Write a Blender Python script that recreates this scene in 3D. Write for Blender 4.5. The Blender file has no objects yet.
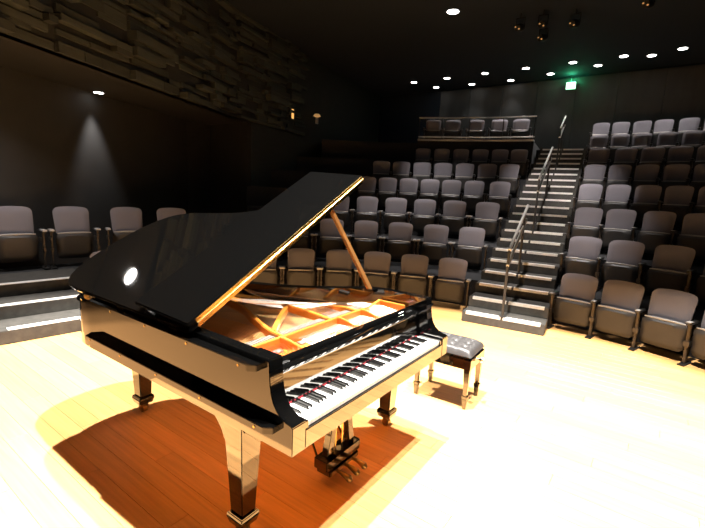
import bpy, bmesh, math, random
from mathutils import Vector, Matrix
random.seed(7)
scene = bpy.context.scene
C = scene.collection
sin, cos, PI = math.sin, math.cos, math.pi
R2 = math.radians

# ------------------------------------------------------------------ camera
CP = Vector((-1.07313, -1.00876, 1.61505))
CF = Vector((0.80154, 0.57391, -0.16781))
CR = Vector((0.58784, -0.8077, 0.04549))
CU = Vector((0.10943, 0.1351, 0.98477))
cd = bpy.data.cameras.new('camera')
cam = bpy.data.objects.new('camera', cd)
C.objects.link(cam)
cam.matrix_world = Matrix(((CR.x, CU.x, -CF.x, CP.x), (CR.y, CU.y, -CF.y, CP.y),
                           (CR.z, CU.z, -CF.z, CP.z), (0, 0, 0, 1)))
cd.sensor_width = 36
cd.lens = 21.647
cd.clip_start = .05
scene.camera = cam
def px(P):
    d = Vector(P) - CP
    z = d.dot(CF)
    if z < .05: return (-9999, -9999)
    return (352.5 + 423.92 * d.dot(CR) / z, 264 - 423.92 * d.dot(CU) / z)

# ------------------------------------------------------------------ world, exposure
w = bpy.data.worlds.new('world'); scene.world = w; w.use_nodes = True
w.node_tree.nodes['Background'].inputs[0].default_value = (.5, .55, .6, 1)
w.node_tree.nodes['Background'].inputs[1].default_value = .005
vs = scene.view_settings
vs.view_transform = 'Standard'; vs.look = 'None'; vs.gamma = 1; vs.use_curve_mapping = False
vs.exposure = 0.0
scene.cycles.diffuse_bounces = 8
scene.cycles.sample_clamp_indirect = 0

# ------------------------------------------------------------------ light table: x, y, z, watts, cone, blend, target, radius
STAGE_LIGHTS = [(.90, .45, 6.95, 8200, 64, .12, (.70, .42, 0), .05),
                (.95, -1.3, 6.95, 3000, 50, .3, (.75, -.7, 0), .05),
                (1.5, 3.1, 6.95, 5800, 50, .35, (-.1, 2.0, 0), .05),
                (2.2, -.9, 6.95, 4400, 49, .3, (2.05, -.8, 0), .05)]
FOH_FILL_W = 45                    # fill beams added to the hanging spotlights, to lift the shadow under the piano
HOUSE_W = 560

# ------------------------------------------------------------------ materials
def mat(name, col, rough=.5, metal=0, coat=0, spec=.5, emit=None, estr=0, noise=None, bump=None, rnd=0, sheen=0):
    m = bpy.data.materials.new(name); m.use_nodes = True
    nt = m.node_tree; b = nt.nodes['Principled BSDF']
    b.inputs['Base Color'].default_value = (*col, 1)
    b.inputs['Roughness'].default_value = rough
    b.inputs['Metallic'].default_value = metal
    b.inputs['Coat Weight'].default_value = coat
    b.inputs['Coat Roughness'].default_value = .03
    b.inputs['Specular IOR Level'].default_value = spec
    b.inputs['Sheen Weight'].default_value = sheen
    if emit:
        b.inputs['Emission Color'].default_value = (*emit, 1)
        b.inputs['Emission Strength'].default_value = estr
    src = None
    if noise or bump or rnd:
        tc = nt.nodes.new('ShaderNodeTexCoord')
    if noise:                       # (scale vec, amount)
        mp = nt.nodes.new('ShaderNodeMapping'); mp.inputs['Scale'].default_value = noise[0]
        n = nt.nodes.new('ShaderNodeTexNoise'); n.inputs['Scale'].default_value = 1; n.inputs['Detail'].default_value = 5
        nt.links.new(tc.outputs['Object'], mp.inputs['Vector'])
        if rnd:
            oi = nt.nodes.new('ShaderNodeObjectInfo')
            sc_ = nt.nodes.new('ShaderNodeMath'); sc_.operation = 'MULTIPLY'; sc_.inputs[1].default_value = 37
            nt.links.new(oi.outputs['Random'], sc_.inputs[0])
            ad = nt.nodes.new('ShaderNodeVectorMath'); ad.operation = 'ADD'
            nt.links.new(mp.outputs[0], ad.inputs[0]); nt.links.new(sc_.outputs[0], ad.inputs[1])
            nt.links.new(ad.outputs[0], n.inputs['Vector'])
        else:
            nt.links.new(mp.outputs[0], n.inputs['Vector'])
        mr = nt.nodes.new('ShaderNodeMapRange')
        mr.inputs[1].default_value = .3; mr.inputs[2].default_value = .7
        mr.inputs[3].default_value = 1 - noise[1]; mr.inputs[4].default_value = 1 + noise[1] * .6
        nt.links.new(n.outputs['Fac'], mr.inputs[0]); src = mr.outputs[0]
    if rnd:
        oi = nt.nodes.new('ShaderNodeObjectInfo')
        m2 = nt.nodes.new('ShaderNodeMapRange'); m2.inputs[3].default_value = 1 - rnd; m2.inputs[4].default_value = 1 + rnd * .6
        nt.links.new(oi.outputs['Random'], m2.inputs[0])
        if src:
            mu = nt.nodes.new('ShaderNodeMath'); mu.operation = 'MULTIPLY'
            nt.links.new(src, mu.inputs[0]); nt.links.new(m2.outputs[0], mu.inputs[1]); src = mu.outputs[0]
        else: src = m2.outputs[0]
    if src:
        mx = nt.nodes.new('ShaderNodeVectorMath'); mx.operation = 'SCALE'
        mx.inputs[0].default_value = col
        nt.links.new(src, mx.inputs['Scale']); nt.links.new(mx.outputs[0], b.inputs['Base Color'])
    if bump:                        # (scale, strength)
        n2 = nt.nodes.new('ShaderNodeTexNoise'); n2.inputs['Scale'].default_value = bump[0]; n2.inputs['Detail'].default_value = 3
        bp = nt.nodes.new('ShaderNodeBump'); bp.inputs['Strength'].default_value = bump[1]; bp.inputs['Distance'].default_value = .004
        nt.links.new(tc.outputs['Object'], n2.inputs['Vector']); nt.links.new(n2.outputs['Fac'], bp.inputs['Height'])
        nt.links.new(bp.outputs[0], b.inputs['Normal'])
    return m
M = {}
M['lacquer'] = mat('black_lacquer', (.0015, .0015, .0015), .04, coat=1, spec=1)
M['ivory'] = mat('white_key_top', (.82, .80, .76), .16)
M['ebony'] = mat('black_key', (.008, .008, .008), .18)
M['felt'] = mat('red_felt', (.42, .03, .045), .95)
M['pinkfelt'] = mat('string_felt', (.62, .13, .12), .95)
M['plate'] = mat('gold_plate', (.60, .22, .032), .34, metal=.25, coat=.25, noise=((6, 6, 6), .12))
M['spruce'] = mat('soundboard_spruce', (.80, .47, .18), .38, coat=.3, noise=((60, 2, 2), .2))
M['bridge'] = mat('bridge_wood', (.30, .13, .05), .5)
M['steel'] = mat('string_steel', (.52, .49, .45), .3, metal=1)
M['copper'] = mat('string_copper', (.72, .36, .17), .3, metal=1)
M['brass'] = mat('brass', (.80, .52, .18), .22, metal=1)
M['darkbrass'] = mat('worn_brass', (.32, .22, .10), .3, metal=1)
M['chrome'] = mat('chrome', (.75, .75, .75), .2, metal=1)
M['propwood'] = mat('prop_wood', (.20, .095, .03), .18, coat=.5)
M['damper'] = mat('damper_felt', (.16, .14, .12), .7)
M['leather'] = mat('black_leather', (.05, .047, .047), .36, bump=(180, .25))
M['fabric'] = mat('seat_fabric', (.128, .121, .137), .95, sheen=.25, bump=(600, .4), rnd=.08)
M['pan'] = mat('seat_pan', (.026, .024, .022), .5, noise=((5, 5, 5), .2))
M['trim'] = mat('seat_edge', (.30, .28, .25), .4)
M['blackmetal'] = mat('black_metal', (.018, .017, .016), .38)
M['post'] = mat('post_metal', (.045, .037, .03), .35, metal=.3)
M['armcap'] = mat('arm_cap', (.42, .41, .40), .4)
M['plank'] = mat('maple_plank', (.80, .43, .155), .28, spec=.35, noise=((55, 2.2, 8), .13), rnd=.10)
M['sub'] = mat('subfloor', (.30, .15, .05), .6)
M['tier'] = mat('tier_carpet', (.020, .020, .021), .95, noise=((30, 30, 30), .2))
M['step'] = mat('step_carpet', (.055, .051, .044), .9, noise=((14, 14, 14), .25))
M['nosing'] = mat('step_nosing', (.72, .70, .66), .6, noise=((20, 20, 20), .12))
M['rail'] = mat('rail_metal', (.42, .41, .38), .4, metal=.5)
M['darkrail'] = mat('dark_rail', (.04, .04, .04), .4, metal=.4)
M['wallwood'] = mat('wall_wood', (.010, .0105, .009), .7, noise=((3, 3, 30), .3))  # darker than the blocks, so shade in the gaps is put into the colour
M['block'] = mat('wood_block', (.029, .033, .027), .7, noise=((3, 3, 25), .25), rnd=.35)
M['wallback'] = mat('back_wall_panel', (.030, .032, .030), .6, noise=((4, 4, 1.5), .25), rnd=.15)
M['wallplain'] = mat('recess_wall', (.014, .0145, .014), .8, noise=((3, 3, 3), .2))
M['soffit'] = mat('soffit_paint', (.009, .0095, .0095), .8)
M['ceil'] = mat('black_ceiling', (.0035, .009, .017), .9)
M['lens'] = mat('lamp_lens', (.9, .9, .9), .4, emit=(1, .97, .92), estr=14)
M['lensstage'] = mat('stage_lens', (.9, .9, .9), .4, emit=(1, .95, .85), estr=40)
M['canblack'] = mat('can_black', (.004, .004, .004), .7, spec=.2)
M['amber'] = mat('amber_glow', (.6, .3, .08), .5, emit=(1, .52, .14), estr=1.1)
M['amberdim'] = mat('amber_dim', (.6, .3, .08), .5, emit=(1, .55, .2), estr=.35)
M['exitface'] = mat('exit_face', (.8, .9, .8), .5, emit=(.9, 1, .93), estr=2.0)
M['exitgreen'] = mat('exit_green', (.05, .5, .2), .5, emit=(.05, .9, .35), estr=.35)

# ------------------------------------------------------------------ mesh builder
class MB:
    def __init__(s): s.v = []; s.f = []
    def add(s, vs_, fs):
        o = len(s.v); s.v += [tuple(v) for v in vs_]; s.f += [tuple(i + o for i in f) for f in fs]; return s
    def box(s, a, b, mtx=None):
        x0, y0, z0 = a; x1, y1, z1 = b
        v = [Vector(q) for q in ((x0, y0, z0), (x1, y0, z0), (x1, y1, z0), (x0, y1, z0), (x0, y0, z1), (x1, y0, z1), (x1, y1, z1), (x0, y1, z1))]
        if mtx: v = [mtx @ q for q in v]
        return s.add(v, [(0, 3, 2, 1), (4, 5, 6, 7), (0, 1, 5, 4), (1, 2, 6, 5), (2, 3, 7, 6), (3, 0, 4, 7)])
    def frustum(s, c, z0, w0, d0, z1, w1, d1):
        x, y = c
        v = [(x + a * w / 2, y + b * d / 2, z) for (w, d, z) in ((w0, d0, z0), (w1, d1, z1)) for a, b in ((-1, -1), (1, -1), (1, 1), (-1, 1))]
        return s.add(v, [(0, 3, 2, 1), (4, 5, 6, 7), (0, 1, 5, 4), (1, 2, 6, 5), (2, 3, 7, 6), (3, 0, 4, 7)])
    def prism(s, poly, h0, h1, f=lambda a, b, h: (a, b, h)):
        n = len(poly)
        v = [f(a, b, h0) for a, b in poly] + [f(a, b, h1) for a, b in poly]
        fs = [tuple(range(n))[::-1], tuple(range(n, 2 * n))] + [(i, (i + 1) % n, n + (i + 1) % n, n + i) for i in range(n)]
        return s.add(v, fs)
    def tube(s, pts, r, n=8, cap=True):
        pts = [Vector(q) for q in pts]; o = len(s.v)
        for i, q in enumerate(pts):
            t = (pts[min(i + 1, len(pts) - 1)] - pts[max(i - 1, 0)]).normalized()
            a = t.orthogonal().normalized() if abs(t.z) > .95 else t.cross(Vector((0, 0, 1))).normalized()
            b = t.cross(a)
            rr = r[i] if isinstance(r, (list, tuple)) else r
            for k in range(n):
                an = 2 * PI * (k + .5) / n
                s.v.append(tuple(q + (a * cos(an) + b * sin(an)) * rr))
        for i in range(len(pts) - 1):
            for k in range(n):
                s.f.append((o + i * n + k, o + i * n + (k + 1) % n, o + (i + 1) * n + (k + 1) % n, o + (i + 1) * n + k))
        if cap:
            s.f.append(tuple(o + k for k in range(n))[::-1]); e = o + (len(pts) - 1) * n
            s.f.append(tuple(e + k for k in range(n)))
        return s
    def lathe(s, prof, c=(0, 0, 0), n=16):
        o = len(s.v)
        for r, z in prof:
            for k in range(n): s.v.append((c[0] + r * cos(2 * PI * k / n), c[1] + r * sin(2 * PI * k / n), c[2] + z))
        for i in range(len(prof) - 1):
            for k in range(n): s.f.append((o + i * n + k, o + i * n + (k + 1) % n, o + (i + 1) * n + (k + 1) % n, o + (i + 1) * n + k))
        s.f.append(tuple(o + k for k in range(n))[::-1]); e = o + (len(prof) - 1) * n
        s.f.append(tuple(e + k for k in range(n)))
        return s
    def pillow(s, w, h, t, nu=10, nv=9, mp=None, pw=5, e=.42, taper=0, crown=0, bow=0):
        """upholstered panel in the xz plane, thickness along y"""
        idx = {}
        for side in (-1, 1):
            for i in range(nu + 1):
                for j in range(nv + 1):
                    u = -1 + 2 * i / nu; v = -1 + 2 * j / nv
                    edge = i in (0, nu) or j in (0, nv)
                    if edge and side == 1:
                        idx[(1, i, j)] = idx[(-1, i, j)]; continue
                    # rounded corners
                    uu, vv = u, v
                    k = max(abs(u), abs(v))
                    l = (abs(u) ** 8 + abs(v) ** 8) ** (1 / 8) if k > 0 else 1
                    sc_ = k / l if l else 1
                    uu *= sc_; vv *= sc_
                    th = max(0, (1 - abs(u) ** pw) * (1 - abs(v) ** pw)) ** e
                    x = uu * w / 2 * (1 + taper * vv)
                    z = vv * h / 2 + crown * (1 - uu * uu) * max(0, (vv + 1) / 2)
                    y = side * t / 2 * th + bow * uu * uu
                    P = Vector((x, y, z))
                    if mp: P = mp(P)
                    idx[(side, i, j)] = len(s.v); s.v.append(tuple(P))
        for i in range(nu):
            for j in range(nv):
                a = [idx[(-1, i, j)], idx[(-1, i + 1, j)], idx[(-1, i + 1, j + 1)], idx[(-1, i, j + 1)]]
                s.f.append(tuple(a))
                b = [idx[(1, i, j)], idx[(1, i, j + 1)], idx[(1, i + 1, j + 1)], idx[(1, i + 1, j)]]
                s.f.append(tuple(b))
        return s
    def mesh(s, name, m, bev=0, seg=2, smooth=False, skip=None):
        me = bpy.data.meshes.new(name); me.from_pydata(s.v, [], s.f)
        bm = bmesh.new(); bm.from_mesh(me)
        bmesh.ops.recalc_face_normals(bm, faces=bm.faces)
        if bev:
            ed = [e for e in bm.edges if len(e.link_faces) == 2 and e.calc_face_angle(0) > .6 and not (skip and all(skip(v.co) for v in e.verts))]
            bmesh.ops.bevel(bm, geom=ed, offset=bev, segments=seg, affect='EDGES', clamp_overlap=True)
        if smooth:
            for f in bm.faces: f.smooth = True
            for e in bm.edges:
                if len(e.link_faces) == 2 and e.calc_face_angle(0) > R2(42): e.smooth = False
        bm.to_mesh(me); bm.free(); me.materials.append(M[m]); return me
    def build(s, name, m, parent=None, bev=0, seg=2, smooth=False, skip=None):
        return link(name, s.mesh(name, m, bev, seg, smooth, skip), parent)
def link(name, me, parent=None):
    o = bpy.data.objects.new(name, me); C.objects.link(o); o.parent = parent; return o
def thing(name, label, cat, loc=(0, 0, 0), rz=0, group=None):
    o = bpy.data.objects.new(name, None); C.objects.link(o); o.location = loc; o.rotation_euler = (0, 0, rz)
    o.empty_display_size = .1
    return tag(o, label, cat, group)
def tag(o, label, cat, group=None):
    o['label'] = label; o['category'] = cat
    if group: o['group'] = group
    return o
def struct(o): o['kind'] = 'structure'; return o
def stuff(o): o['kind'] = 'stuff'; return o
def copy_tree(o, parent=None):
    c = o.copy(); C.objects.link(c); c.parent = parent
    for ch in list(o.children): copy_tree(ch, c)
    return c
def spline(P, n=8):
    out = []
    for i in range(len(P) - 1):
        p0, p1, p2, p3 = P[max(i - 1, 0)], P[i], P[i + 1], P[min(i + 2, len(P) - 1)]
        for k in range(n):
            t = k / n
            out.append(tuple(.5 * (2 * b + (c - a) * t + (2 * a - 5 * b + 4 * c - d) * t * t + (-a + 3 * b - 3 * c + d) * t ** 3) for a, b, c, d in zip(p0, p1, p2, p3)))
    out.append(tuple(P[-1])); return out
def offset(poly, d):
    out = []; n = len(poly)
    for i in range(n):
        a = Vector(poly[max(i - 1, 0)]); b = Vector(poly[min(i + 1, n - 1)])
        t = (b - a).normalized(); nn = Vector((t.y, -t.x))
        q = Vector(poly[i]) + nn * d; out.append((q.x, q.y))
    return out

# ================================================================== THE HALL
AX, AY, RR0, DR, RISE = .446, .354, 4.52, .932, .411       # seating arcs
def arc(ang, r, z=0): return Vector((AX + r * cos(R2(ang)), AY + r * sin(R2(ang)), z))

# stage floor: planks running along y
floor = struct(MB().box((-4, -6, -.20), (13.5, 9.5, -.021)).build('floor', 'sub'))
pw_, pl_ = .118, 1.9
plank_me = MB().box((0, 0, -.02), (pw_ - .0012, pl_ - .0015, 0)).mesh('plank', 'plank', bev=.0006, seg=1)
cands = []
ix0 = int(-1.6 / pw_)
for i in range(ix0, int(4.9 / pw_) + 1):
    off = ((i * 7) % 11) / 11 * pl_
    for j in range(-5, 5):
        x = i * pw_; y = j * pl_ + off
        c = Vector((x + pw_ / 2, y + pl_ / 2, 0))
        if math.hypot(c.x - AX, c.y - AY) > 5.0: continue
        pp = [px((x + a * pw_, y + b * pl_ , 0)) for a in (0, 1) for b in (0, .25, .5, .75, 1)]
        if any(-25 < q[0] < 730 and -10 < q[1] < 560 for q in pp): cands.append((x, y))
for x, y in cands:
    o = link('plank', plank_me, floor); o.location = (x, y, 0)
print('planks', len(cands))

# tiers of the seating block
def sector(a0, a1, r0, r1, z0, z1, n=28):
    m = MB()
    inner = [arc(a0 + (a1 - a0) * k / n, r0) for k in range(n + 1)]
    outer = [arc(a0 + (a1 - a0) * k / n, r1) for k in range(n + 1)]
    poly = [(q.x, q.y) for q in inner] + [(q.x, q.y) for q in outer[::-1]]
    nn = len(poly)
    v = [(a, b, z0) for a, b in poly] + [(a, b, z1) for a, b in poly]
    fs = [(i, (i + 1) % nn, nn + (i + 1) % nn, nn + i) for i in range(nn)]
    for k in range(n):
        i0, i1, o1, o0 = k, k + 1, nn - 2 - k, nn - 1 - k
        fs.append((i0 + nn, i1 + nn, o1 + nn, o0 + nn)); fs.append((i0, o0, o1, i1))
    return m.add(v, fs)
for i in range(1, 8):
    a1 = 98 if i == 1 else 52
    rend = 13.4 if i == 7 else 3.71 + DR * (i + 1) + .03
    struct(sector(-42, a1 if i < 7 else 8, 3.71 + DR * i, rend, 0 if i == 1 else RISE * (i - 1), RISE * i - .008).build('seating_tier', 'tier'))
struct(sector(8, 40, 9.22, 13.4, RISE * 5, RISE * 6 - .008).build('seating_tier', 'tier'))

# aisle staircase
SX, SY, SA, RUN, SR, SW = 4.2944, -.0516, .1135, .3184, .1371, 1.004
def stp(k, t, dz=0): return Vector((SX + cos(SA) * RUN * k - sin(SA) * SW * t, SY + sin(SA) * RUN * k + cos(SA) * SW * t, SR * (k + 1) + dz))
stair = thing('staircase', 'carpeted aisle staircase with pale nosings climbing between the seat blocks', 'stairs', (SX, SY, 0), SA)
step_me = MB().box((0, 0, -SR), (RUN + .16, SW, 0)).mesh('step', 'step', bev=.006, seg=2)
nos_me = MB().box((.004, .05, -.001), (.062, SW * .485, .004)).box((-.004, .05, -.030), (.004, SW * .485, .004)).mesh('nosing', 'nosing')
nos2_me = MB().box((.004, SW * .515, -.001), (.062, SW - .05, .004)).box((-.004, SW * .515, -.030), (.004, SW - .05, .004)).mesh('nosing', 'nosing')
for k in range(21):
    st = link('step', step_me, stair); st.location = (RUN * k, 0, SR * (k + 1))
    for me in (nos_me, nos2_me):
        link('nosing_strip', me, st)

# handrails on the stair centre line
def handrail(k0, k1, label, posts):
    h = thing('handrail', label, 'handrail', stp(k0, .5), 0, 'aisle handrails')
    base = stp(k0, .5)
    for dz in (.85, .65):
        MB().tube([stp(k0 - .05, .5, dz) - base, stp(k1, .5, dz) - base], .019, 10).build('rail', 'rail', h, smooth=True)
    for k in posts:
        kk = int(k)
        q = stp(k, .5); top = SR * (k + 1) + .85; bot = SR * (kk + 1)
        m = MB().tube([Vector((q.x, q.y, bot)) - base, Vector((q.x, q.y, top)) - base], .017, 8)
        m.lathe([(.045, 0), (.045, .012), (.02, .02)], Vector((q.x, q.y, bot + .001)) - base, 12)
        m.build('post', 'darkrail', h, smooth=True)
handrail(.12, 4, 'lower double-bar metal handrail rising from the bottom aisle step', (.12, 3.3))
handrail(7.12, 12, 'middle double-bar metal handrail halfway up the aisle stairs', (7.12, 11.4))
handrail(16.12, 19, 'upper double-bar metal handrail near the top of the aisle stairs', (16.12, 18.4))

# steps up to the side gallery
gs = thing('gallery_steps', 'three carpeted steps with pale nosings beside the side gallery seats', 'stairs', (.02, 3.98, 0), R2(-7))
for k in range(3):
    s_ = MB().box((0, k * .44, 0 if k == 0 else .1371 * k), (1.12, k * .44 + .46 + (.25 if k == 2 else 0), .1371 * (k + 1))).build('step', 'step', gs, bev=.006)
    MB().box((.17, k * .44 + .004, .1371 * (k + 1) - .001), (1.08, k * .44 + .10, .1371 * (k + 1) + .004)).build('nosing_strip', 'nosing', s_)

# left wall: polyline with a balcony face over the gallery
WL = [(-2.6, 3.19), (.475, 4.47), (1.92, 5.10), (4.6, 6.25), (8.35, 7.07), (12.4, 7.72)]
def wall_poly(pts, z0, z1, th, name, m):
    mb = MB(); off = offset([(a, b) for a, b in pts], -th)
    mb.prism(list(pts) + off[::-1], z0, z1)
    return struct(mb.build(name, m))
def cutpoly(x0, x1, d=0):
    P = [(a, b + d) for a, b in WL]; out = []
    for a, b in zip(P, P[1:]):
        for xx in (x0, x1):
            pass
        lo, hi = max(a[0], x0), min(b[0], x1)
        if lo < hi:
            f = lambda x: (x, a[1] + (b[1] - a[1]) * (x - a[0]) / (b[0] - a[0]))
            if not out: out.append(f(lo))
            out.append(f(hi))
    return out
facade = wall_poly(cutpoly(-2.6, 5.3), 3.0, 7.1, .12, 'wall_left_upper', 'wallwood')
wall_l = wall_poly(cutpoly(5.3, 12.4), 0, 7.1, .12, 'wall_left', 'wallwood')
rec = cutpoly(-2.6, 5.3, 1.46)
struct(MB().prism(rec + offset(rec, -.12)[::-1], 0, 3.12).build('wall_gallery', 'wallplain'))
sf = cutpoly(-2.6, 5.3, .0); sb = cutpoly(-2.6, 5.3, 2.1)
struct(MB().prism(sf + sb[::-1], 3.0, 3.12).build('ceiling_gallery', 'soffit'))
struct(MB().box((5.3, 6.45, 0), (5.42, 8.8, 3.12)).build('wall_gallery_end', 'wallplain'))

# wood blocks on the upper left wall
blk = []
segs = [(Vector(a), Vector(b)) for a, b in zip(WL, WL[1:])]
def wall_at(s):
    for a, b in segs:
        L = (b - a).length
        if s <= L: return a + (b - a) * s / L, (b - a).normalized()
        s -= L
    return segs[-1][1], (segs[-1][1] - segs[-1][0]).normalized()
rb = random.Random(3)
s = 3.0
shared = {}
while s < 11.2 and len(blk) < 296:
    pwid = rb.uniform(.85, 1.15)                     # one wall panel between two seams
    z = 3.0
    while z < 5.3:
        hgt = rb.choice((.05, .06, .07, .07, .09, .12))
        a = s + .02
        while a < s + pwid - .08:
            ln = min(rb.choice((.25, .35, .45, .6, .8)), s + pwid - .02 - a)
            if rb.random() < .66 and ln > .1:
                p_, t_ = wall_at(a + ln / 2)
                q = px((p_.x, p_.y, z + hgt / 2))
                if -20 < q[0] < 300 and -12 < q[1] < 175 and len(blk) < 297:
                    blk.append((p_, t_, ln, hgt, z, rb.choice((.03, .05, .08, .11, .15))))
            a += ln + .006
        z += hgt + rb.choice((.004, .004, .02))
    s += pwid
for p_, t_, ln, hgt, z, dp in blk:
    key = (round(ln, 2), hgt, dp)
    if key not in shared: shared[key] = MB().box((-ln / 2, -dp, 0), (ln / 2, .004, hgt)).mesh('wood_block', 'block', bev=.003, seg=1)
    o = link('wood_block', shared[key], facade if p_.x < 5.3 else wall_l)
    o.location = (p_.x, p_.y, z); o.rotation_euler = (0, 0, math.atan2(t_.y, t_.x))
print('blocks', len(blk))

# back wall with tall panels, right wall, rear walls, ceiling
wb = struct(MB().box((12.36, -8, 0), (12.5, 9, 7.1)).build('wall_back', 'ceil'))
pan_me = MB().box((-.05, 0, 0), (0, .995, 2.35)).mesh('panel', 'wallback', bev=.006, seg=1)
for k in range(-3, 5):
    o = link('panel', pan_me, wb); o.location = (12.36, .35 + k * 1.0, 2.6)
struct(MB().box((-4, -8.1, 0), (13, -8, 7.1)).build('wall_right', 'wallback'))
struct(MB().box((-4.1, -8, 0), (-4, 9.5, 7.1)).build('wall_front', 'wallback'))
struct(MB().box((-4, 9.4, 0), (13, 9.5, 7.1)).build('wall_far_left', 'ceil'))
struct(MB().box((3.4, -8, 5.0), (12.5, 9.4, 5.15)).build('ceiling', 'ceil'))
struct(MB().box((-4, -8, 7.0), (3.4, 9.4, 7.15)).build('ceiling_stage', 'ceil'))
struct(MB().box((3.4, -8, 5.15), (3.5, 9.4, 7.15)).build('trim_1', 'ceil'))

# railed booth over the centre seat block
bo = thing('booth_parapet', 'dark parapet wall with thin metal rails in front of the top row seats', 'railing', arc(16, 9.8, RISE * 6))
ob = arc(16, 9.8, RISE * 6)
def rel(m):
    m.v = [tuple(Vector(q) - ob) for q in m.v]; return m
rel(sector(8.2, 25, 9.72, 9.82, RISE * 6 - .008 - .0, 3.02)).build('parapet_wall', 'tier', bo)
rel(sector(8.2, 25, 9.66, 9.86, 3.02, 3.06)).build('ledge', 'armcap', bo)
rel(MB().tube([arc(8.2 + (25 - 8.2) * k / 20, 9.78, 3.13) for k in range(21)], .016, 8)).build('rail', 'rail', bo, smooth=True)
rel(MB().tube([arc(8.2 + (25 - 8.2) * k / 20, 9.78, 3.61) for k in range(21)], .018, 8)).build('rail', 'rail', bo, smooth=True)
for a in (8.3, 12.6, 17.4, 21.4, 24.9):
    q = arc(a, 9.78)
    rel(MB().tube([(q.x, q.y, 3.06), (q.x, q.y, 3.61)], .014, 6)).build('post', 'darkrail', bo, smooth=True)
bf = arc(8.2, 9.72); bb = arc(8.2, 11.6)
rel(MB().prism([(bf.x, bf.y), (bb.x, bb.y), (bb.x + .0, bb.y + .08), (bf.x - .01, bf.y + .08)], RISE * 6 - .008, 3.02)).build('side_wall', 'tier', bo)
struct(sector(8.9, 40, 9.83, 12.3, RISE * 6, 2.97).build('booth_floor', 'tier'))

# ------------------------------------------------------------------ theatre chairs
def make_chair(style):
    """origin on the floor below the top of the back; local -y faces the stage"""
    t = bpy.data.objects.new('theatre_chair', None); C.objects.link(t)
    w_, sp = .405, (.262 if style == 'pair' else .236)
    tilt = lambda P: Vector((P.x, P.y + (P.z) * .28 - .055, P.z + .535))
    MB().pillow(w_, .335, .075, mp=tilt, taper=.045, crown=.018, bow=-.018).build('backrest', 'fabric', t, smooth=True)
    sh = lambda P: Vector((P.x, P.y + P.z * .28 - .018, P.z + .525))
    MB().pillow(w_ - .02, .33, .03, nu=6, nv=5, mp=sh, taper=.04, crown=.012).build('back_shell', 'blackmetal', t, smooth=True)
    st = lambda P: Vector((P.x, P.y - P.z * .06 - .185, P.z + .255))
    MB().pillow(w_ + .015, .315, .07, mp=st, taper=.01, e=.3, pw=8).build('seat', 'pan', t, smooth=True)
    sc_ = lambda P: Vector((P.x, P.y - P.z * .06 - .135, P.z + .27))
    MB().pillow(w_ - .01, .30, .085, nu=6, nv=5, mp=sc_).build('seat_cushion', 'fabric', t, smooth=True)
    MB().tube([(x, -.20 + abs(x) * .05, .412 - x * x * .12) for x in (-.19, -.14, -.07, 0, .07, .14, .19)], [.006, .010, .011, .011, .011, .010, .006], 8).build('seat_edge', 'trim', t, smooth=True)
    for sd in ((-1, 1) if style in ('pair', 'both') else (1,)):
        add_standard(t, sd, sp, style)
    return t
STD = {}
def add_standard(t, sd, sp, style):
    if style not in STD:
        hw_ = .008 if style == 'pair' else .014
        p_ = MB().box((-hw_, -.235, .012), (hw_, -.185, .43)).box((-.010, -.19, .30), (.010, -.04, .36)).mesh('post', 'post', bev=.006)
        br = MB().box((-.012, -.25, .20), (.012, -.17, .24)) if style == 'pair' else MB().box((-.026, -.25, .20), (.026, -.17, .255))
        br = br.mesh('bracket', 'post', bev=.004)
        ft = MB().box((-.032, -.30, 0), (.032, -.09, .014)).mesh('foot', 'blackmetal', bev=.004)
        ar = MB().box((-.028, -.29, .43), (.028, -.06, .458)).mesh('armrest', 'blackmetal', bev=.010, seg=3)
        cp = MB().box((-.026, -.293, .44), (.026, -.17, .463)).mesh('arm_cap', 'armcap', bev=.004) if style == 'pair' else MB().box((-.022, -.286, .459), (.022, -.20, .463)).mesh('arm_cap', 'armcap')
        STD[style] = (p_, br, ft, ar, cp)
    for nm, me in zip(('post', 'bracket', 'foot', 'armrest'), STD[style]):
        o = link(nm, me, t); o.location = (sd * sp, 0, 0)
        if nm == 'armrest':
            link('arm_cap', STD[style][4], o)
ORD = ['front', 'second', 'third', 'fourth', 'fifth', 'sixth', 'seventh', 'eighth']
NTH = ['first', 'second', 'third', 'fourth', 'fifth', 'sixth', 'seventh', 'eighth', 'ninth', 'tenth']
proto = {k: make_chair(k) for k in ('pair', 'single', 'both')}
usedp = set()
def place(style, ang, r, z, label, group, sc_=1.0):
    if style in usedp: o = copy_tree(proto[style])
    else: o = proto[style]; usedp.add(style)
    q = arc(ang, r, z); o.location = q; o.rotation_euler = (0, 0, R2(ang - 90)); o.scale = sc_ if isinstance(sc_, tuple) else (sc_, sc_, sc_)
    tag(o, label, 'chair', group)
    return o
RIGHT = [[-8.17, -14.4, -20.8, -27.2], [-5.6, -11.0, -16.7, -22.4], [-3.64, -7.73, -12.2, -16.6], [-2.1, -5.48, -8.89, -12.2, -15.6],
         [-1.23, -4.18, -7.21, -10.3, -13.3], [-.62, -3.7, -6.6, -9.4, -12.2], [.3, -2.1, -4.44, -7.08, -9.53, -12.0], [.8, -1.38, -3.66, -5.84, -8.27, -10.6]]
CENT = [[13.2, 20.5, 27.85, 35.35, 42.95, 50.4, 57.9, 65.3], [11.97, 18.2, 24.64, 31.0, 37.4, 43.8, 50.6, 57.6], [11.06, 16.4, 21.4, 26.4, 31.45, 36.5],
        [10.44, 14.37, 17.97, 21.47, 24.97, 28.5, 32], [10.13, 13.34, 16.74, 20.08, 23.43, 26.75, 30.0], [9.6, 12.29, 15.13, 18.0, 20.9, 23.8]]
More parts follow.
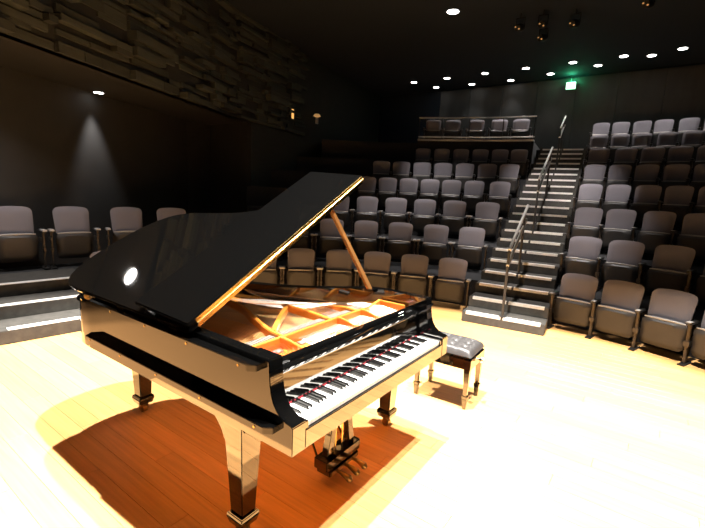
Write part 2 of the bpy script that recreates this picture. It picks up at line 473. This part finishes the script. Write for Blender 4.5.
for i, row in enumerate(RIGHT):
    for j, a in enumerate(row):
        sp_deg = min(abs(p - q) for p, q in zip(row, row[1:])); rr = RR0 + DR * i
        wid = math.radians(sp_deg) * rr
        place('both' if j == 0 else 'single', a, rr, RISE * i, 'grey folding seat, %s row, %s from the stairs, in the block away from the booth' % (ORD[i], NTH[j]), 'seats in the block away from the booth', (min(1.02, wid / .475), min(1.0, wid / .475), 1.0))
for i, row in enumerate(CENT):
    for j, a in enumerate(row):
        rr = RR0 + DR * i
        wid = math.radians(min(abs(p - q) for p, q in zip(row, row[1:]))) * rr
        st = 'pair' if i < 3 else ('both' if j == 0 else 'single')
        place(st, a, rr, RISE * i, 'grey folding seat, %s row, %s from the stairs, in the block below the booth' % (ORD[i], NTH[j]), 'seats in the block below the booth', (1.0, 1.0, 1.0) if i < 3 else (min(1.0, wid / .475), min(1.0, wid / .475), 1.0))
for j, a in enumerate((10.52, 13.47, 16.7, 20.08, 22.97)):
    place('both', a, 10.55, 2.97, 'grey folding seat behind the booth rails, %s from the stairs' % NTH[j], 'seats behind the booth rails', 1.0)
place('pair', 76.6, RR0, 0, 'grey folding seat at the foot of the gallery steps', 'seats in the block below the booth', 1.0)
for j, a in enumerate((86.2, 79.3, 71.9, 65.2)):
    place('pair', a, 5.5, RISE, 'grey gallery seat under the wood block wall, %s from the gallery steps' % NTH[j], 'gallery seats', (1.04, 1.1, 1.14))

# ================================================================== GRAND PIANO
W, ZB, ZR = 1.426, .609, .963
piano = thing('grand_piano', 'glossy black grand piano with raised lid and gold plate standing on wood stage', 'piano')
ctrl = [(0, .26), (0, .8), (0, 1.5), (0, 1.73), (.03, 1.88), (.13, 1.968), (.3, 2.003), (.48, 1.99), (.64, 1.945), (.76, 1.85), (.82, 1.70), (.85, 1.5),
        (.88, 1.3), (.95, 1.1), (1.08, .89), (1.24, .72), (1.37, .6), (1.42, .48), (1.426, .38), (1.426, .26)]
outl = spline(ctrl, 6)
inn = offset(outl, .062)
rimm = MB(); n = len(outl)
rimm.v = [(a, b, z) for z in (ZB, ZR) for a, b in outl] + [(a, b, z) for z in (ZB, ZR) for a, b in inn]
for i in range(n - 1):
    rimm.f += [(i, i + 1, n + i + 1, n + i), (2 * n + i, 3 * n + i, 3 * n + i + 1, 2 * n + i + 1), (n + i, n + i + 1, 3 * n + i + 1, 3 * n + i), (i, 2 * n + i, 2 * n + i + 1, i + 1)]
rimm.f += [(0, n, 3 * n, 2 * n), (n - 1, 3 * n - 1, 4 * n - 1, 2 * n - 1)]
JOIN = lambda c: abs(c.y - .26) < .003
rim = rimm.build('rim', 'lacquer', piano, bev=.003, seg=2, smooth=True, skip=JOIN)
arm_prof = [(0, ZB), (0, .728), (.008, .735), (.035, .740), (.06, .750), (.085, .768), (.105, .795), (.118, .83), (.126, .88), (.13, .95), (.138, ZR), (.26, ZR), (.26, ZB)]
for x0 in (0, W - .075):
    MB().prism(arm_prof, x0, x0 + .075, lambda a, b, h: (h, a, b)).build('arm', 'lacquer', piano, bev=.003, seg=2, smooth=True, skip=JOIN)
for x0, x1 in ((.0755, .0995), (W - .0995, W - .0755)):
    MB().box((x0, .006, .665), (x1, .158, .722)).build('key_block', 'lacquer', piano, bev=.003)
MB().box((.0755, .012, .602), (W - .0755, .60, .664)).build('keybed', 'lacquer', piano, bev=.002)
MB().box((.08, .02, .596), (W - .08, .62, .6018)).build('keybed_bounce_board', 'spruce', piano)  # pale board added to bounce light into the shadow on the floor
MB().box((.0755, .001, ZB), (W - .0755, .0115, .690)).build('key_slip', 'lacquer', piano, bev=.003)
KX0, KW, KZ = (W - 1.225) / 2, 1.225 / 52, .7125
wk = MB().prism([(0.0005, 0), (KW - .0005, 0), (KW - .0005, .15), (.0005, .15)], -.022, 0).mesh('white_key', 'ivory', bev=.0012, seg=2)
for k in range(52):
    o = link('white_key', wk, piano); o.location = (KX0 + k * KW, .014, KZ)
m_ = MB(); m_.add([(-.0055, .055, -.004), (.0055, .055, -.004), (.0055, .152, -.004), (-.0055, .152, -.004), (-.0045, .064, .0115), (.0045, .064, .0115), (.0045, .152, .0115), (-.0045, .152, .0115)],
                  [(0, 3, 2, 1), (4, 5, 6, 7), (0, 1, 5, 4), (1, 2, 6, 5), (2, 3, 7, 6), (3, 0, 4, 7)])
bk = m_.mesh('black_key', 'ebony', bev=.0016, seg=2)
for k in range(1, 52):
    if (k % 7) in (1, 3, 4, 6, 0):                  # white keys start on A: sharps before B, D, E, G, A
        o = link('black_key', bk, piano); o.location = (KX0 + k * KW, .014, KZ)
MB().box((.10, .1665, .695), (W - .10, .1695, .7165)).build('key_felt', 'felt', piano)
fb_prof = [(.170, .69), (.1715, .715), (.190, .842), (.191, .850), (.188, .858), (.182, .865), (.174, .870), (.167, .872), (.165, .877), (.169, .881), (.195, .882), (.214, .876), (.216, .85), (.200, .69)]
MB().prism(fb_prof, .1, W - .1, lambda a, b, h: (h, a, b)).build('fallboard', 'lacquer', piano, smooth=True)
MB().prism([(.2195, .68), (.2195, .878), (.226, .887), (.262, .887), (.268, .881), (.268, .68)], .0755, W - .0755, lambda a, b, h: (h, a, b)).build('front_rail', 'lacquer', piano, bev=.003, seg=2)
for x in (.16, W - .16):
    MB().box((x - .03, .2005, .8822), (x + .03, .219, .8862)).build('fallboard_hinge', 'chrome', piano, bev=.003)
# ledges along the spine
for z, y0, y1, nm in ((.690, .095, 1.66, 'side_ledge'), (.915, .19, 1.74, 'side_ledge')):
    poly = [(0.001, y0 - .02), (-.03, y0 - .02), (-.052, y0 + .012), (-.052, y1 - .04), (0.001, y1)]
    l_ = MB().prism(poly, z, z + .027).build(nm, 'lacquer', piano, bev=.002)
    for k in range(5):
        y = y0 + .06 + (y1 - y0 - .16) * k / 4
        MB().tube([(-.0515, y, z + .0135), (-.0545, y, z + .0135)], .0055, 10).build('screw', 'brass', l_, smooth=True)
# interior: soundboard, plate, struts, strings
inner2 = offset(outl, .064)
MB().prism(inner2, .792, .80).build('soundboard', 'spruce', piano)
plate_in = offset(outl, .205)
pin_ = offset(outl, .066)
i0 = 10
pm = MB(); a_ = pin_[i0:-6]; b_ = plate_in[i0:-6]; nn = len(a_)
pm.v = [(q[0], q[1], z) for z in (.832, .850) for q in a_] + [(q[0], q[1], z) for z in (.822, .838) for q in b_]
for i in range(nn - 1):
    pm.f += [(nn + i, nn + i + 1, 3 * nn + i + 1, 3 * nn + i), (i, 2 * nn + i, 2 * nn + i + 1, i + 1), (2 * nn + i, 3 * nn + i, 3 * nn + i + 1, 2 * nn + i + 1), (i, i + 1, nn + i + 1, nn + i)]
pm.f += [(0, nn, 3 * nn, 2 * nn), (nn - 1, 3 * nn - 1, 4 * nn - 1, 2 * nn - 1)]
plate = pm.build('plate', 'plate', piano, smooth=True)
# round openings in the plate web, seen as raised rings with pale soundboard inside
for k in (50, 56, 62, 68, 74, 80, 86):
    if k < len(pin_):
        c = ((pin_[k][0] + plate_in[k][0]) / 2, (pin_[k][1] + plate_in[k][1]) / 2)
        rg = MB().lathe([(.040, 0), (.040, .008), (.033, .008), (.033, .002)], (c[0], c[1], .843), 18).build('plate_ring', 'plate', plate, smooth=True)
MB().box((.066, .2695, .815), (W - .066, .415, .848)).build('pin_block_web', 'plate', plate, bev=.003)
# flange running across behind the tuning pins
flp = [(.068, .418), (.25, .416), (.44, .415), (.66, .418), (.905, .418), (1.10, .422), (1.24, .445), (1.325, .468)]
fl = spline(flp, 5)
def strip(pl, th, z0, z1, nm, m, par, bev=.003):
    o1 = offset(pl, th / 2); o2 = offset(pl, -th / 2)
    return MB().prism(o1 + o2[::-1], z0, z1).build(nm, m, par, bev=bev, seg=2, smooth=True)
strip(fl, .018, .848, .902, 'plate_flange', 'plate', plate)
MB().box((1.318, .272, .840), (1.336, .470, .898)).build('plate_flange', 'plate', plate, bev=.003)
def strut(P, nm='plate_strut', w_=.024):
    pts = [Vector(q) for q in spline(P, 6)]
    m = MB(); o = []
    for i, q in enumerate(pts):
        t = (pts[min(i + 1, len(pts) - 1)] - pts[max(i - 1, 0)]); nrm = Vector((t.y, -t.x, 0)).normalized() * w_ / 2
        for s_, dz in ((1, 0), (-1, 0), (-1, -.045), (1, -.045)):
            m.v.append(tuple(q + nrm * s_ + Vector((0, 0, dz))))
    for i in range(len(pts) - 1):
        for k in range(4): m.f.append((i * 4 + k, i * 4 + (k + 1) % 4, i * 4 + 4 + (k + 1) % 4, i * 4 + 4 + k))
    e = (len(pts) - 1) * 4
    m.f += [(3, 2, 1, 0), (e, e + 1, e + 2, e + 3)]
    return m.build(nm, 'plate', plate, bev=.004, smooth=True)
for gx in (.345, .80, 1.035):                       # curved gussets from the flange down to the pin web
    strut([(gx - .012, .425, .904), (gx, .395, .902), (gx + .02, .36, .885), (gx + .045, .32, .862), (gx + .065, .282, .858)], 'plate_gusset', .022)
strut([(.36, .425, .904), (.37, .52, .908), (.46, .75, .912), (.56, 1.0, .912), (.63, 1.45, .90), (.66, 1.80, .868)])
strut([(.375, .50, .906), (.56, .645, .912), (.77, .80, .906), (.86, .93, .868)])
strut([(.745, .425, .902), (.755, .60, .910), (.775, .80, .905)])
strut([(1.0, .425, .902), (1.005, .55, .900), (1.03, .70, .868)])
strut([(.13, .425, .902), (.14, .60, .908), (.16, 1.1, .905), (.20, 1.75, .868)])
# bridges
strip(spline([(.22, 1.55), (.42, 1.45), (.60, 1.28), (.76, 1.05), (.95, .82), (1.20, .70)], 6), .03, .80, .868, 'bridge', 'bridge', piano)
strip(spline([(.30, 1.72), (.50, 1.76), (.66, 1.68)], 6), .03, .80, .885, 'bass_bridge', 'bridge', piano)
for (xa, ya), (xb, yb) in (((.10, .358), (.31, .358)), ((.43, .358), (.77, .358)), ((1.10, .358), (1.31, .358))):
    MB().box((xa, ya, .848), (xb, yb + .035, .856)).build('string_felt', 'pinkfelt', plate, bev=.002)
sb_, ss_ = MB(), MB()
def flange_y(x):
    for a, b in zip(fl, fl[1:]):
        if a[0] <= x <= b[0]: return a[1] + (b[1] - a[1]) * (x - a[0]) / (b[0] - a[0])
    return .6
for k in range(28):                                 # overstrung copper bass
    x = .10 + k * .0115
    sb_.tube([(x, .285 + (k % 3) * .018, .852), (x + .005, flange_y(x) - .02, .876), (.30 + k * .0135, 1.72 + .04 * sin(k / 27 * PI), .895), (.34 + k * .0135, 1.86 - k * .002, .855)], .0016, 5)
for k in range(150):
    x = .46 + k * .0058
    t = k / 149
    ye = 1.62 * (1 - t) ** 1.25 + .70 * (1 - (1 - t) ** 1.25) + .05
    xe = .34 + (1.26 - .34) * t ** .9
    ss_.tube([(x, .28 + (k % 4) * .018, .852), (x, flange_y(x) - .03, .866), (xe, ye, .866)], .0008, 3)
stuff(sb_.build('bass_strings', 'copper', piano)); stuff(ss_.build('treble_strings', 'steel', piano))
tp = MB()
for k in range(150):
    x = .46 + k * .0058
    tp.tube([(x, .28 + (k % 4) * .018, .842), (x, .278 + (k % 4) * .018, .868)], .0026, 5)
for k in range(28):
    x = .10 + k * .0115
    tp.tube([(x, .285 + (k % 3) * .018, .842), (x, .283 + (k % 3) * .018, .870)], .003, 5)
stuff(tp.build('tuning_pins', 'steel', piano))
dm = MB()
for k in range(66):
    x = .11 + k * .0155
    y = flange_y(x) + .04
    dm.box((x - .0045, y, .868), (x + .0045, y + .045, .888))
stuff(dm.build('dampers', 'damper', piano))
# lid with the front flap folded back on it
LA, HZ = .5087, ZR + .014
root_l = bpy.data.objects.new('lid', None)
def lidmap(u, y, h): return (u * cos(LA) - h * sin(LA), y, HZ + u * sin(LA) + h * cos(LA))
lo = [(a * 1.012 - (.012 if a < .3 else 0), b * 1.012 if b > 1.6 else b) for a, b in offset(outl, -.026)]
lo = [(a, b) for a, b in lo if b > .60]
lo = [(-.03, .60)] + lo + [(1.447, .60)]
lid = MB().prism(lo, 0, .024, lidmap).build('lid', 'lacquer', piano, bev=.0105, seg=4, smooth=True)
fl_ = [(-.02, .602), (1.447, .602), (1.447, 1.03), (1.44, 1.04), (-.02, 1.04)]
MB().prism(fl_, .0265, .0485, lambda u, y, h: lidmap(u, y, h + (y - .6) * .055)).build('lid_flap', 'lacquer', lid, bev=.0095, seg=4, smooth=True)
hg = MB().prism([(.02, .5965), (1.43, .5965), (1.43, .5995), (.02, .5995)], .003, .0475, lidmap).build('flap_hinge', 'brass', lid)
MB().tube([lidmap(.02, .594, .0255), lidmap(1.43, .594, .0255)], .0055, 10).build('hinge_barrel', 'brass', hg, smooth=True)
for y in (.75, 1.25, 1.65):
    MB().box((-.004, y, ZR - .028), (-.0005, y + .07, HZ)).build('lid_hinge', 'brass', lid)
# prop stick
A_ = Vector((1.318, .545, .955)); B_ = Vector((.955, .628, HZ + .955 * math.tan(LA) - .001))
d_ = (B_ - A_).normalized(); sx_ = Vector((0, 1, 0)); sz_ = d_.cross(sx_).normalized()
pm = MB()
for q, ww in ((A_, .018), (A_.lerp(B_, .3), .017), (A_.lerp(B_, .94), .014), (B_, .009)):
    for a, b in ((-1, -1), (1, -1), (1, 1), (-1, 1)): pm.v.append(tuple(q + sx_ * a * .011 + sz_ * b * ww))
for i in range(3):
    for k in range(4): pm.f.append((i * 4 + k, i * 4 + (k + 1) % 4, i * 4 + 4 + (k + 1) % 4, i * 4 + 4 + k))
pm.f += [(3, 2, 1, 0), (12, 13, 14, 15)]
pr = pm.build('lid_prop', 'propwood', piano, bev=.003)
MB().box((1.29, .50, .945), (1.345, .59, .966)).build('prop_block', 'lacquer', piano, bev=.004)
# legs with casters
def leg(x, y, bracket, rz=0):
    m = MB()
    m.frustum((x, y), .128, .080, .080, .60, .125, .125)
    m.frustum((x, y), .112, .112, .112, .128, .100, .100)
    m.frustum((x, y), .072, .090, .090, .112, .112, .112)
    l_ = m.build('leg', 'lacquer', piano, bev=.004)
    if bracket:
        pr_ = [(y + .05, .44), (y + .068, .48), (y + .095, .53), (y + .14, .575), (y + .22, .600), (y + .36, .612), (y + .05, .612)]
        MB().prism(pr_, x - .05, x + .05, lambda a, b, h: (h, a, b)).build('leg_bracket', 'lacquer', l_, bev=.003, smooth=True)
        pr2 = [(y - .06, .56), (y - .075, .585), (y - .105, .602), (y - .15, .612), (y - .06, .612)]
        MB().prism(pr2, x - .05, x + .05, lambda a, b, h: (h, a, b)).build('leg_bracket', 'lacquer', l_, bev=.003, smooth=True)
    cw = MB().tube([(x - .016, y, .0265), (x + .016, y, .0265)], .0265, 16)
    cs = cw.build('caster', 'darkbrass', l_, smooth=True)
    MB().box((x - .027, y - .018, .02), (x - .019, y + .018, .078)).box((x + .019, y - .018, .02), (x + .027, y + .018, .078)).box((x - .027, y - .018, .062), (x + .027, y + .018, .078)).build('caster_fork', 'darkbrass', l_, bev=.002)
leg(.088, .385, True); leg(W - .075, .37, True); leg(.367, 1.80, False)
# pedal lyre
ly = bpy.data.objects.new('pedal_lyre', None); C.objects.link(ly); ly.parent = piano
LX, LY = .70, .30
for s_ in (-1, 1):
    P = [(LX + s_ * .115, .61), (LX + s_ * .10, .52), (LX + s_ * .082, .42), (LX + s_ * .10, .30), (LX + s_ * .125, .181), (LX + s_ * .075, .181), (LX + s_ * .052, .32), (LX + s_ * .045, .42), (LX + s_ * .055, .52), (LX + s_ * .06, .61)]
    MB().prism(P, LY - .022, LY + .022, lambda a, b, h: (a, h, b)).build('lyre_post', 'lacquer', ly, bev=.003)
MB().box((LX - .155, LY - .045, .115), (LX + .155, LY + .05, .180)).build('pedal_box', 'lacquer', ly, bev=.006)
MB().box((LX - .135, LY - .050, .082), (LX + .135, LY + .045, .1145)).build('pedal_box_base', 'lacquer', ly, bev=.005)
MB().box((LX - .12, LY - .052, .088), (LX + .12, LY - .0505, .108)).build('pedal_plate', 'darkbrass', ly)
for k in (-1, 0, 1):
    x = LX + k * .072
    MB().tube([(x, LY - .02, .098), (x, LY - .07, .096), (x, LY - .10, .092), (x, LY - .135, .085), (x, LY - .15, .078)], [.010, .010, .014, .020, .010], 10).build('pedal', 'darkbrass', ly, smooth=True)
for s_ in (-1, 1):
    MB().tube([(LX + s_ * .03, LY, .181), (LX + s_ * .03, LY, .60)], .005, 8).build('pedal_rod', 'brass', ly, smooth=True)
    MB().tube([(LX + s_ * .12, LY + .052, .15), (LX + s_ * .10, LY + .32, .602)], .008, 8).build('lyre_brace', 'brass', ly, smooth=True)

# ================================================================== PIANO BENCH
bx, by, brz = 2.075, .235, R2(2)
bench = thing('piano_bench', 'black lacquered piano bench with tufted leather cushion and turned feet', 'bench', (bx, by, 0), brz)
hw, hd = .172, .232
MB().box((-hw, -hd, .325), (hw, hd, .405)).build('apron', 'lacquer', bench, bev=.004)
MB().box((-hw + .012, -hd + .012, .4055), (hw - .012, hd - .012, .425)).build('seat_board', 'lacquer', bench, bev=.003)
nx, ny = 26, 34
cu = MB(); idx = {}
btn = [(a, b) for a in (-.09, 0, .09) for b in (-.15, -.05, .05, .15)]
for i in range(nx + 1):
    for j in range(ny + 1):
        u, v = -1 + 2 * i / nx, -1 + 2 * j / ny
        x, y = u * (hw - .002), v * (hd - .002)
        h = .068 * (max(0, (1 - abs(u) ** 6) * (1 - abs(v) ** 6))) ** .45
        d = 0
        for a, b in btn:
            r2 = ((x - a) ** 2 + (y - b) ** 2)
            d += .024 * math.exp(-r2 / .0006) + .006 * math.exp(-r2 / .004)
        # creases between the buttons
        ca = abs(sin(PI * ((x / .09) + (y / .10) + .5) / 2)); cb = abs(sin(PI * ((x / .09) - (y / .10) + .5) / 2))
        d += .006 * (1 - min(1, 6 * min(ca, cb)))
        idx[(i, j)] = len(cu.v); cu.v.append((x, y, .426 + max(0, h - d * min(1, h / .04))))
for i in range(nx):
    for j in range(ny): cu.f.append((idx[(i, j)], idx[(i + 1, j)], idx[(i + 1, j + 1)], idx[(i, j + 1)]))
rg = [idx[(i, 0)] for i in range(nx + 1)] + [idx[(nx, j)] for j in range(1, ny + 1)] + [idx[(i, ny)] for i in range(nx - 1, -1, -1)] + [idx[(0, j)] for j in range(ny - 1, 0, -1)]
cu.f.append(tuple(rg[::-1]))
cush = cu.build('cushion', 'leather', bench, smooth=True)
bt_me = MB().lathe([(.009, 0), (.008, .004), (.004, .006)], (0, 0, 0), 10).mesh('button', 'leather', smooth=True)
for a, b in btn:
    o = link('button', bt_me, cush); o.location = (a, b, .468)
for a in (-1, 1):
    for b in (-1, 1):
        c = (a * (hw - .028), b * (hd - .028))
        m = MB().frustum(c, .11, .030, .030, .325, .046, .046).frustum(c, .085, .044, .044, .11, .044, .044).frustum(c, 0, .026, .026, .085, .038, .038)
        m.build('leg', 'lacquer', bench, bev=.003)
for b in (-1, 1):
    k_ = MB().tube([(0, b * hd, .37), (0, b * (hd + .02), .37)], .009, 12).tube([(0, b * (hd + .02), .37), (0, b * (hd + .03), .37), (0, b * (hd + .045), .37)], [.020, .026, .022], 16)
    k_.build('knob', 'chrome', bench, smooth=True)

# ================================================================== LAMPS AND SIGNS
def spot(name, loc, tgt, watts, cone, blend, rad, col, parent):
    ld = bpy.data.lights.new(name, 'SPOT'); ld.energy = watts; ld.spot_size = R2(cone); ld.spot_blend = blend
    ld.shadow_soft_size = rad; ld.color = col
    o = bpy.data.objects.new(name, ld); C.objects.link(o); o.parent = parent; o.location = loc
    o.rotation_euler = (Vector(tgt) - (Vector(loc) + (parent.location if parent else Vector()))).to_track_quat('-Z', 'Y').to_euler()
    return o
trim_me = MB().lathe([(.085, -.012), (.115, -.010), (.118, 0), (.085, 0)], (0, 0, 0), 24).mesh('trim_ring', 'blackmetal', smooth=True)
lens_me = MB().lathe([(.086, -.015), (.086, -.006)], (0, 0, 0), 24).mesh('lens', 'lens')
def downlight(loc, label, group, watts=0, cone=70, tgt=None, s_=1.0, blend=.8):
    t = thing('downlight', label, 'light', loc, 0, group)
    link('trim_ring', trim_me, t).scale = (s_, s_, 1); l_ = link('lens', lens_me, t); l_.scale = (s_, s_, 1)
    if watts: spot('downlight_beam', (0, 0, -.03), tgt or (loc[0], loc[1], 0), watts, cone, blend, .07, (1, .93, .90), t)
    return t
ROW1 = [(414, 82), (447, 77), (485, 73), (526, 68), (573, 62), (624, 55), (683, 48)]
r1 = [(11.01, 5.65), (11.0, 4.57), (11.0, 3.45), (11.0, 2.37), (11.0, 1.263), (11.0, .2), (10.98, -.889)]
r2 = [(11.85, 5.31), (11.95, 4.18), (12.0, 3.04), (11.8, 1.93), (11.52, .78), (11.22, -.33)]
for k, q in enumerate(r1):
    downlight((q[0], q[1], 4.999), 'round white ceiling downlight, front line above top seats, %s from wood block wall' % NTH[k], 'front line of ceiling downlights', 330 if k == 4 else 230, 84, (q[0] - .9, q[1] - .2, 0))
for k, q in enumerate(r2):
    downlight((q[0], q[1], 4.999), 'round white ceiling downlight, rear line by exit sign, %s from wood block wall' % NTH[k], 'rear line of ceiling downlights', 40, 80)
downlight((6.835, 2.63, 4.999), 'large lone ceiling downlight above the middle of the seat block', 'house downlights', HOUSE_W * .9, 56, None, 1.25)
for k, (q, wt, cn) in enumerate((((5.3, 3.0, 5.6, 2.9, .8), 1.0, 44), ((5.0, 3.6, 8.0, 3.2, 2.0), 1.4, 26), ((5.9, .6, 8.3, .8, 1.8), 2.2, 38), ((5.9, -.6, 7.5, -.1, 2.2), 1.7, 21), ((4.7, .8, 5.9, .6, .7), 2.2, 44), ((5.2, -.9, 6.4, -.25, 1.3), 1.1, 24))):
    downlight((q[0], q[1], 4.999), 'round ceiling downlight over ' + ('the second row below the booth', 'the third row toward the wood block wall', 'the middle of the aisle stairs', 'the rows beside the upper aisle', 'the foot of the aisle stairs', 'the front rows away from booth')[k], 'house downlights', HOUSE_W * wt, cn, (q[2], q[3], q[4]))
# gallery soffit lamps
downlight((2.27, 6.52, 2.999), 'small soffit downlight grazing the gallery wall', 'gallery soffit lamps', 240, 52, (2.31, 6.66, 0), .8, .8)
downlight((.38, 4.98, 2.999), 'soffit downlight above the gallery seats', 'gallery soffit lamps', 230, 110, (.9, 5.2, 0), 1.45, .8)
# stage lights: cans on the stage ceiling
for k, (x, y, z, wt, cn, bl, tg, rad) in enumerate(STAGE_LIGHTS):
    t = thing('stage_light', 'black stage light can over ' + ('the piano keyboard lid', 'the player side of the piano', 'the piano tail', 'the piano bench')[k], 'stage light', (x, y, z), 0, 'stage lights over the piano')
    link('can', MB().lathe([(.09, -.22), (.11, -.21), (.11, .0), (.06, .04)], (0, 0, 0), 20).mesh('can', 'blackmetal', smooth=True), t)
    link('lens', MB().lathe([(.085, -.228), (.085, -.222)], (0, 0, 0), 20).mesh('lens', 'lensstage'), t)
    spot('stage_beam', (0, 0, -.25), tg, wt, cn, bl, rad, (1, .95, .88), t)
# dim theatre spotlights hanging under the ceiling
for k, (x, y, z, r) in enumerate(((7.54, 1.59, 4.75, 0), (7.59, 1.2, 4.75, .1), (8.26, 1.34, 4.75, -.1), (7.81, .71, 4.75, -.1), (7.5, -.39, 4.75, -.2))):
    t = thing('theatre_spotlight', 'black theatre spotlight with amber glints under the ceiling, ' + ('nearest the wood block wall', 'second from the wood block wall', 'hung behind the others', 'fourth from the wood block wall', 'farthest from the wood block wall')[k], 'stage light', (x, y, z), r, 'theatre spotlights under the dark ceiling')
    spot('added_fill_beam', (-.22, 0, -.07), (1.1, .75, .1), FOH_FILL_W, 36, .5, .06, (1, .93, .82), t)  # beam added as fill for the shadow under the piano
    m = MB().tube([(-.16, 0, -.05), (-.05, 0, -.01), (.05, 0, .02), (.16, 0, .05)], [.055, .07, .07, .045], 14); m.build('body', 'canblack', t, smooth=True)
    MB().box((-.012, -.085, .0), (.012, -.075, .17)).box((-.012, .075, .0), (.012, .085, .17)).box((-.012, -.085, .16), (.012, .085, .172)).build('yoke', 'canblack', t)
    MB().tube([(0, 0, .17), (0, 0, .25)], .012, 8).build('clamp', 'canblack', t)
    for a in (-.035, .03):
        MB().lathe([(.012, 0), (.016, .010), (.008, .02)], (-.17, a, -.06 + a * .6), 10).build('painted_glint', 'amberdim', t)  # small emissive knobs stand in for the amber glints
# exit sign
EXS = .72
ex = thing('exit_sign', 'small glowing green-white exit sign under the ceiling on the back wall', 'sign', (12.22, 1.47, 4.73), .1)
MB().box((-.02, -.17 * EXS, -.13 * EXS), (.03, .17 * EXS, .13 * EXS)).build('housing', 'exitgreen', ex, bev=.006)
MB().box((-.026, -.16 * EXS, -.122 * EXS), (-.0205, .16 * EXS, .122 * EXS)).build('face', 'exitface', ex)
MB().tube([(0, 0, .09), (0, 0, .269)], .012, 8).build('hanger', 'blackmetal', ex)
gl = bpy.data.lights.new('exit_glow', 'POINT'); gl.energy = 9; gl.color = (.08, 1, .42); gl.shadow_soft_size = .05
go = bpy.data.objects.new('exit_glow', gl); C.objects.link(go); go.parent = ex; go.location = (-.10, 0, .16)
# lit fixtures on the left wall
def wall_fix(x, y, z, label, kind):
    a = math.atan2(.82, 3.75)
    t = thing(kind, label, 'light', (x, y, z), a)
    return t
t = wall_fix(6.80, 6.70, 3.43, 'small glowing amber rectangular wall light on the dark left wall', 'wall_light')
MB().box((-.06, -.05, -.12), (.06, .02, .12)).build('frame', 'blackmetal', t, bev=.004)
MB().box((-.05, -.056, -.11), (.05, -.0505, .11)).build('panel', 'amber', t)
t = wall_fix(7.88, 6.93, 3.57, 'amber lamp with a small bracket on the dark left wall', 'wall_lamp')
MB().lathe([(.05, -.03), (.10, .0), (.06, .05)], (0, -.12, 0), 14).build('shade', 'amberdim', t, smooth=True)
MB().box((-.05, -.14, -.20), (.05, -.10, -.06)).build('bracket', 'armcap', t, bev=.004)
MB().tube([(0, -.11, 0), (0, .03, 0)], .014, 8).build('arm', 'blackmetal', t)
